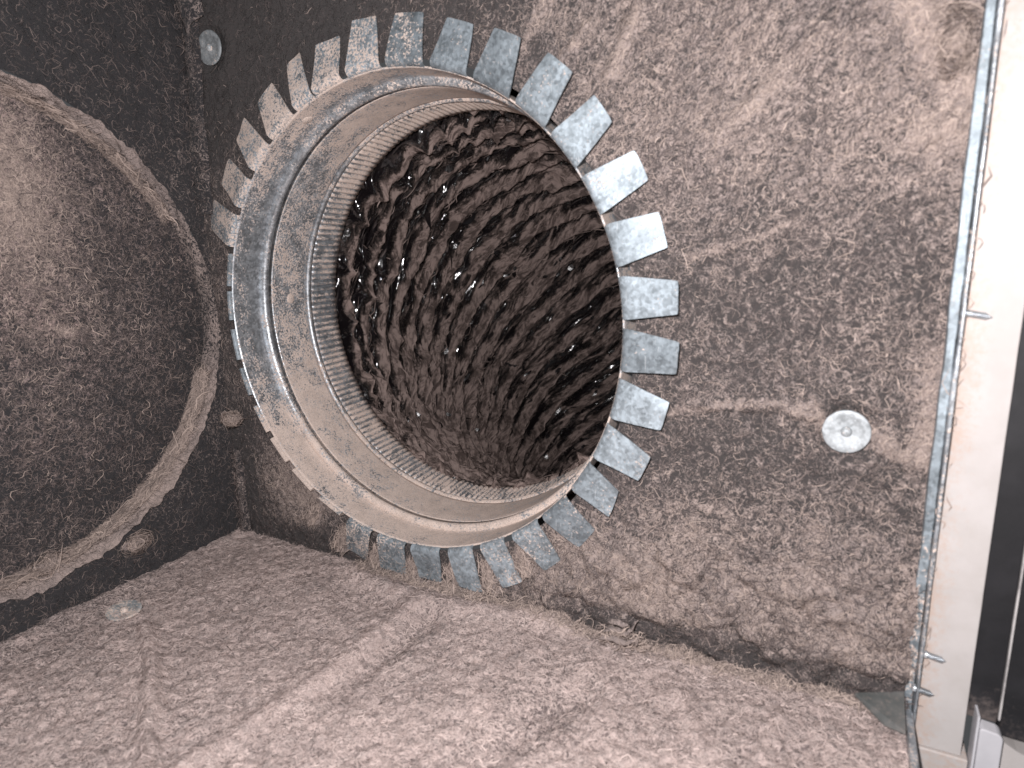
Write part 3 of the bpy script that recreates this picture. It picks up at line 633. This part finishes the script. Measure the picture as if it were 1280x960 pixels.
washer((-0.96, -0.735, FZ + float(floor_h(np.array([-.96]), np.array([-.735]))[0]) + 0.016), (0.12, -0.05, 1), 0.068, 0.006, 'half buried round washer in the lint on the floor', 0.50)

# ------------------------------------------------------------------ right hand metal edge, frame and black board
def strip(name, x0, x1, y0, y1, z0, z1, mat, parent, dust=0.0, seg=60, wob=0.0, seed=0):
    zz = np.linspace(z0, z1, seg); V = []
    for q in zz:
        w_ = wob * float(perlin(np.array([q * 5.0]), np.array([0.3]), seed=seed)[0]); w2 = wob * float(perlin(np.array([q * 11.0]), np.array([1.3]), seed=seed + 3)[0])
        V += [(x0 + w_, y0 + w2, q), (x1 + w2 * .5, y0 + w2, q), (x1 + w2 * .5, y1, q), (x0 + w_, y1, q)]
    F = []
    for i in range(seg - 1):
        for j in range(4): F.append([i * 4 + j, i * 4 + (j + 1) % 4, (i + 1) * 4 + (j + 1) % 4, (i + 1) * 4 + j])
    F += [[3, 2, 1, 0], [(seg - 1) * 4 + k for k in range(4)]]
    V = np.array(V); dv = np.full(len(V), dust) if not callable(dust) else dust(V)
    o = mesh(name, V, F, mat, parent, {'dust': dv}, smooth=False)
    bevel(o, 0.003); return o
edge = empty('metal_edge', (1.955, 0.02, FZ), 'bright galvanised edge strip running down the right end of the back wall', 'edge strip')
def child(fn, *a, **k):
    o = fn(*a, **k); return o
def reparent(o, p):
    o.parent = p; o.matrix_parent_inverse = Matrix.Translation(-p.location); return o
reparent(strip('flange', 1.936, 1.960, 0.012, 0.045, FZ - 0.02, 2.3, m_tab, None, lambda V: -0.05 + 0.30 * fbm(V[:, 2] * 4, V[:, 0], seed=160) + 0.45 * sst(-0.4, -1.0, V[:, 2]), 140, 0.006, 2), edge)
reparent(strip('folded_lip', 1.962, 1.972, -0.012, 0.05, FZ - 0.02, 2.3, m_metal, None, lambda V: 0.25 + 0.4 * fbm(V[:, 2] * 6, V[:, 0], seed=161), 140, 0.004, 5), edge)
# the floor's own edge strip comes forward from the corner
V, F = box(1.940, 1.962, -2.3, 0.0, FZ - 0.02, FZ + 0.035)
o = mesh('floor_edge', V, F, m_metal, None, {'dust': np.full(8, 0.25)}, smooth=False); bevel(o, 0.004)
tag(o, 'thin metal strip along the right edge of the lint covered floor', 'edge strip')
frame = empty('frame_board', (2.04, 0.03, -1.3), 'cream painted frame board standing beside the metal edge', 'board')
reparent(strip('face', 1.978, 2.103, 0.020, 0.12, -1.288, 2.3, m_cream, None, lambda V: 0.08 + 0.55 * sst(2.0, 1.978, V[:, 0]) + 0.35 * fbm(V[:, 2] * 3, V[:, 0] * 8, seed=165), 90, 0.002, 8), frame)
V, F = box(1.978, 2.122, 0.012, 0.12, -1.62, -1.291)
o = mesh('foot', V, F, m_cream, None, {'dust': np.full(8, 0.52)}, smooth=False); bevel(o, 0.004); o['label'] = 'dusty pinkish foot of the cream board'; reparent(o, frame)
# lint caught in the joint
n = 60; zz = rng.uniform(-1.2, 1.3, n)
P2 = np.stack([1.974 + rng.normal(0, 0.006, n), 0.010 + rng.normal(0, 0.004, n), zz], 1)
lint = fibres('joint_lint', P2, np.tile([0, -1.0, 0], (n, 1)), np.stack([rng.normal(0, 0.22, n), 0 * zz, np.ones(n)], 1), rng.gamma(3, 0.012, n) + 0.01, rng.uniform(0.002, 0.005, n), m_fib, None, 0.7, 0.3); reparent(lint, frame)
board = empty('black_board', (2.3, 0.05, -1.2), 'black board at the far right beyond the cream frame', 'board')
reparent(strip('stile', 2.106, 2.184, 0.045, 0.12, -1.155, 2.3, m_black, None, lambda V: 0.05 + 0.6 * sst(-0.95, -1.16, V[:, 2]), 70, 0.0015, 11), board)
reparent(strip('worn_edge', 2.1865, 2.192, 0.043, 0.12, -1.145, 2.3, m_pale, None, 0.0, 70, 0.0012, 12), board)
reparent(strip('panel', 2.1945, 3.2, 0.052, 0.12, -1.20, 2.3, m_black, None, lambda V: 0.12 + 0.3 * sst(-0.9, -1.2, V[:, 2]), 70, 0.0, 13), board)
rail = empty('bottom_rail', (2.5, 0.04, -1.6), 'pale lilac bottom rail below the black board', 'rail')
xs = np.linspace(2.205, 3.2, 30); V = []
for q in xs:
    zt = -1.205 - 0.05 * (1 - math.exp(-(q - 2.205) * 14)) + 0.0
    V += [(q, 0.030, zt), (q, 0.12, zt), (q, 0.12, -1.7), (q, 0.030, -1.7)]
F = [[i * 4 + j, (i + 1) * 4 + j, (i + 1) * 4 + (j + 1) % 4, i * 4 + (j + 1) % 4] for i in range(29) for j in range(4)] + [[0, 1, 2, 3]]
reparent(mesh('rail_face', np.array(V), F, m_cream, None, {'dust': np.zeros(len(V))}, smooth=False), rail)
hinge = empty('hinge', (2.15, 0.0, -1.5), 'small grey painted hinge at the lower right corner', 'hinge')
V, F = box(2.125, 2.131, -0.012, 0.05, -1.60, -1.112); o = mesh('leaf', V, F, m_hinge, None, {'dust': np.full(8, 0.25)}, smooth=False); reparent(o, hinge)
pts = [(2.133, -1.60), (2.133, -1.152), (2.140, -1.146)] + [(2.170 + 0.022 * math.sin(q), -1.172 + 0.022 * math.cos(q)) for q in np.linspace(0, math.pi / 2, 7)] + [(2.192, -1.60)]
k = len(pts); V = [(a_, -0.018, b_) for a_, b_ in pts] + [(a_, 0.034, b_) for a_, b_ in pts]
me = bpy.data.meshes.new('knuckle'); me.from_pydata([tuple(c * S for c in v) for v in V], [], [list(range(k)), list(range(2 * k - 1, k - 1, -1))] + [[i, k + i, k + (i + 1) % k, (i + 1) % k] for i in range(k)])
me.materials.append(m_hinge); me.attributes.new('dust', 'FLOAT', 'POINT'); o = bpy.data.objects.new('knuckle', me); C.objects.link(o); bevel(o, 0.004, 3); reparent(o, hinge)

def screw(x, y, z, ln, label, dark=False):
    """threaded point sticking out sideways over the cream board"""
    e = empty('screw', (x, y, z), label, 'screw', 'screw points in the frame')
    n_, m_ = 70, 12; V = []
    for i in range(n_):
        t = i / (n_ - 1); r = 0.0085 * (1 if t < 0.75 else max(0.06, (1 - t) / 0.25)) * (1 + 0.28 * math.sin(i * 1.25))
        for j in range(m_):
            q = 2 * math.pi * j / m_; V.append((t * ln, r * math.cos(q), r * math.sin(q) - 0.18 * t * ln))
    mesh('shank', np.array(V), gridfaces(n_, m_), m_metal, e, {'dust': np.full(len(V), 0.15)})
    hd = [(0.000, 0.012), (-0.008, 0.012), (-0.010, 0.006), (-0.0105, 0.0005)]; V = []
    for (a_, r) in hd:
        for j in range(16): V.append((a_, r * math.cos(2 * math.pi * j / 16), r * math.sin(2 * math.pi * j / 16)))
    F = [[i * 16 + j, i * 16 + (j + 1) % 16, (i + 1) * 16 + (j + 1) % 16, (i + 1) * 16 + j] for i in range(3) for j in range(16)]
    mesh('head', np.array(V), F, m_metal, e, {'dust': np.full(len(V), 0.3)})
screw(1.972, 0.004, 0.098, 0.062, 'lone screw point high on the cream board')
screw(1.982, 0.004, -0.955, 0.050, 'bright screw point low on the cream board, upper of the close pair')
screw(1.962, -0.002, -1.075, 0.050, 'dull screw point low beside the cream board, lower of the close pair')

# ------------------------------------------------------------------ loose clumps of lint and the corner liner pieces
def clump(pos, size, label, seed, n=500, squash=(1, 1, 1), tint=0.75, sub=4):
    e = empty('lint_clump', pos, label, 'lint clump', 'loose clumps of lint')
    u = np.linspace(0, 2 * math.pi, 40, endpoint=False)[:, None]; v = np.linspace(0.05, math.pi - 0.05, 24)[None]
    d = np.stack([np.sin(v) * np.cos(u), np.sin(v) * np.sin(u), np.cos(v) + 0 * u], -1)
    r = size * (0.50 + 1.0 * fbm(d[..., 0] * 2 + seed, d[..., 1] * 2, d[..., 2] * 2, 4, seed))
    V = (d * r[..., None] * np.array(squash)).reshape(-1, 3)
    mesh('fluff', V, gridfaces(40, 24, True), m_liner, e, {'dust': np.full(len(V), tint)})
    i = rng.integers(0, len(V), n); N = d.reshape(-1, 3)[i]
    fibres('loose_threads', V[i], N + 1e-3, rng.normal(0, 1, (n, 3)), rng.gamma(3, size * 0.26, n) + size * 0.2, rng.uniform(0.0018, 0.004, n), m_fib, e, 0.9, 0.9)
    return e
e = empty('lint_clump', (1.02, -0.06, FZ + 0.03), 'curl of tan lint lying at the foot of the back wall under the tabs', 'lint clump', 'loose clumps of lint')
for kk, pts in enumerate(([(-.07, 0, .012), (-.03, -.01, .045), (.02, 0, .03), (.05, .0, .055), (.065, .01, .10)], [(-.075, -.02, .0), (-.02, -.035, .022), (.03, -.03, .012), (.07, -.02, .03)], [(-.05, .01, .055), (-.01, 0, .07), (.03, .01, .06)])):
    P = np.array(pts) + np.array([1.02, -0.06, FZ + 0.045]); q = np.linspace(0, len(P) - 1, 18); i_ = np.arange(len(P)); Q = np.stack([np.interp(q, i_, P[:, c]) for c in range(3)], 1); V = []
    for a_ in range(18):
        rr_ = 0.013 * (1 - (2 * a_ / 17 - 1) ** 4 * 0.8)
        for b_ in range(8): V.append((Q[a_, 0], Q[a_, 1] + rr_ * math.cos(b_ * .785), Q[a_, 2] + 0.7 * rr_ * math.sin(b_ * .785)))
    V = np.array(V); V += 0.006 * np.stack([perlin(V[:, 0] * 40, V[:, 2] * 40, seed=c) for c in (1, 2, 3)], 1)
    F = np.array([[x_ * 8 + y_, x_ * 8 + (y_ + 1) % 8, (x_ + 1) * 8 + (y_ + 1) % 8, (x_ + 1) * 8 + y_] for x_ in range(17) for y_ in range(8)])
    reparent(mesh('curl', V, F, m_liner, None, {'dust': np.full(len(V), 0.85)}), e)
m = 120; P = np.array([1.02, -0.07, FZ + 0.06]) + rng.normal(0, 1, (m, 3)) * np.array([.05, .02, .02])
reparent(fibres('loose_threads', P, np.tile([0.1, -1.0, 0.4], (m, 1)), rng.normal(0, 1, (m, 3)), rng.gamma(2, 0.012, m) + 0.012, rng.uniform(0.002, 0.004, m), m_fib, None, 0.9, 0.6), e)
clump((-1.02, -0.05, -0.50), 0.055, 'tan lint clump caught in the corner against the left tabs of the collar', 5, 320, (1.3, .8, .5))
clump((LX + 0.0, -0.52, -1.00), 0.075, 'pale lint tuft on the left wall under the dusty rim', 8, 260, (.5, 1.5, .6))
clump((LX - 0.03, -0.86, -0.95), 0.07, 'small lint tuft lying on the dusty rim of the left hole', 9, 220, (.6, 1.3, .6))
clump((1.88, 0.02, 0.80), 0.055, 'hanging lint tuft at the top right beside the metal edge', 12, 420, (.7, .35, 1.8))
# soft fluff along the joint between the back wall and the floor
n = 3000; xx = rng.uniform(-0.3, 1.9, n); yy = rng.normal(0.0, 0.022, n)
zz = FZ + floor_h(xx, np.minimum(yy, WY)) + np.abs(rng.normal(0.004, 0.012, n))
fibres('joint_fluff', np.stack([xx, yy, zz], 1), np.tile([0, -0.6, 0.8], (n, 1)), np.stack([rng.normal(0, 1, n), rng.normal(0, .5, n), rng.normal(0, .7, n)], 1), rng.gamma(2.2, 0.012, n) + 0.012, rng.uniform(0.0016, 0.0038, n), m_fib, fl, curl=0.9, lift=0.7)
# dull bent metal corner piece showing through the lint at the right end of the joint
m_dark = paint_mat('dull_dark_metal', (0.085, 0.092, 0.09), (0.15, 0.15, 0.145), 0.5, stain=(0.36, 0.29, 0.26))
V = np.array([(1.80, -0.02, FZ + 0.055), (1.935, 0.01, FZ + 0.085), (1.935, -0.13, FZ + 0.045), (1.88, -0.10, FZ + 0.035)]); V = np.concatenate([V, V - np.array([0, 0.004, 0.008])])
o = mesh('corner_bracket', V, np.array([[0, 3, 2, 1], [4, 5, 6, 7], [0, 1, 5, 4], [1, 2, 6, 5], [2, 3, 7, 6], [3, 0, 4, 7]]), m_dark, None, {'dust': np.full(8, 0.38)}, smooth=False, origin=(1.88, -0.06, FZ))
tag(o, 'dull bent metal corner piece poking from the lint at the right end of the floor', 'bracket')
# lint drifts packed between the lower tabs
WHERE = ['leftmost drift of tan lint packed in the slots between the lower collar tabs', 'tan lint drift in the second tab slot from the left along the collar bottom',
         'tan lint drift in the third tab slot from the left along the collar bottom', 'tan lint drift in the slot right under the lowest point of the collar',
         'tan lint drift just right of the lowest point of the collar', 'second tan lint drift from the right among the lower tab slots', 'rightmost drift of tan lint in the slots between the lower collar tabs']
for i, (an, ln) in enumerate(((-121.5, .12), (-111.5, .14), (-101, .15), (-90, .16), (-79, .17), (-68.8, .16), (-59, .12))):
    aq = math.radians(an); rd = np.array([math.cos(aq), math.sin(aq)]); tg = np.array([-rd[1], rd[0]])
    e = empty('lint_drift', (1.1 * rd[0], 0.04, 1.1 * rd[1]), WHERE[i], 'lint drift', 'lint drifts in the lower tab slots')
    nu, nv = 16, 11; V = []
    for a_ in np.linspace(0, 1, nu):
        wd = 0.010 + 0.030 * a_ ** 1.6; r_ = 1.028 + a_ * (ln + 0.03)
        for b_ in np.linspace(-1, 1, nv):
            bl = 0.045 * (1 - b_ * b_) * (0.35 + a_) + 0.008 * float(perlin(np.array([a_ * 5 + i]), np.array([b_ * 2.0]), seed=170)[0])
            q = rd * r_ + tg * (b_ * wd)
            V.append((q[0], 0.062 - bl, q[1] - 0.01 * a_))
    reparent(mesh('packed_dust', np.array(V), gridfaces(nu, nv), m_liner, None, {'dust': np.full(nu * nv, 0.85)}), e)
    m = 170; tt = rng.uniform(0.3, 1, m); wd = 0.012 + 0.03 * tt ** 1.6
    cc = rd[None] * (1.028 + tt * (ln + 0.02))[:, None] + tg[None] * (rng.normal(0, 0.7, m) * wd)[:, None]
    P2 = np.stack([cc[:, 0], 0.055 - 0.045 * (0.35 + tt) + rng.normal(0, .004, m), cc[:, 1]], 1)
    o = fibres('loose_threads', P2, np.tile([0, -1.0, 0.2], (m, 1)), np.stack([rng.normal(0, .5, m) + rd[0], 0 * tt, rd[1] + 0 * tt], 1), rng.gamma(3, 0.010, m) + 0.012, rng.uniform(0.002, 0.004, m), m_fib, None, 0.7, 0.3)
    reparent(o, e)
# corner batten of folded liner and a grey flap high in the corner
def folded(name, pts, wdt, th, mat, dust, label, cat):
    V = []; n = 40
    P = np.array(pts, float); s = np.linspace(0, len(P) - 1, n); i = np.arange(len(P))
    Q = np.stack([np.interp(s, i, P[:, k]) for k in range(3)], 1)
    F = []
    for a_, q in enumerate(Q):
        w_ = wdt * (1 + 0.25 * float(perlin(np.array([a_ * .23]), np.array([.5]), seed=int(wdt * 999))[0]))
        for k in range(9):
            b_ = math.pi * k / 8; V.append((q[0] - w_ * math.cos(b_), q[1] - th * math.sin(b_), q[2]))
    V = np.array(V); V[:, 0] += 0.012 * fbm(V[:, 2] * 14, V[:, 0] * 14, seed=181); V[:, 1] -= 0.012 * fbm(V[:, 2] * 18, V[:, 0] * 18, seed=182)
    o = mesh(name, V, gridfaces(n, 9), mat, None, {'dust': dust + 0.25 * fbm(V[:, 2] * 7, V[:, 0] * 7, seed=183)})
    m = 260; i = rng.integers(0, len(V), m)
    fibres('lint', V[i] + rng.normal(0, .006, (m, 3)) - np.array([0, .006, 0]), np.tile([0.2, -1.0, 0.1], (m, 1)), rng.normal(0, 1, (m, 3)), rng.gamma(2.2, 0.011, m) + 0.012, rng.uniform(0.002, 0.0045, m), m_fib if dust > 0.35 else m_fib_dim, o, 1.0, 0.6)
    return tag(o, label, cat)
folded('liner_batten', [(-1.125, 0.05, -0.70), (-1.118, 0.045, -0.95), (-1.125, 0.045, -1.19)], 0.026, 0.028, m_liner, 0.28, 'upright dusty fold of liner in the lower left corner', 'liner fold')
folded('liner_flap', [(-1.10, 0.04, 1.62), (-1.06, 0.03, 1.42), (-1.07, 0.03, 1.25), (-1.12, 0.035, 0.85), (-1.14, 0.04, 0.5)], 0.055, 0.02, m_liner, 0.16, 'grey strip of liner running down the dark upper left corner', 'liner fold')

# stiff grey flap of liner at the very top of the corner
nu, nv = 14, 14; uu, vv = np.meshgrid(np.linspace(0, 1, nu), np.linspace(0, 1, nv), indexing='ij')
c0, c1, c2, c3 = (np.array(p) for p in ((-1.165, 0.02, 1.53), (-0.985, 0.035, 1.52), (-0.975, 0.03, 1.36), (-1.075, 0.02, 1.27)))
V = ((1 - uu) * (1 - vv))[..., None] * c0 + (uu * (1 - vv))[..., None] * c1 + (uu * vv)[..., None] * c2 + ((1 - uu) * vv)[..., None] * c3
V[..., 1] -= 0.035 * np.sin(uu * math.pi) + 0.008 * fbm(uu * 4, vv * 4, seed=190)
o = mesh('corner_flap', V.reshape(-1, 3), gridfaces(nu, nv), m_liner, None, {'dust': (0.24 + 0.2 * fbm(uu * 3, vv * 3, seed=191))}, origin=(-1.07, 0.03, 1.3))
m = o.modifiers.new('thick', 'SOLIDIFY'); m.thickness = 0.012 * S; m.offset = 0
tag(o, 'stiff grey flap of liner at the top of the dark upper left corner', 'liner flap')
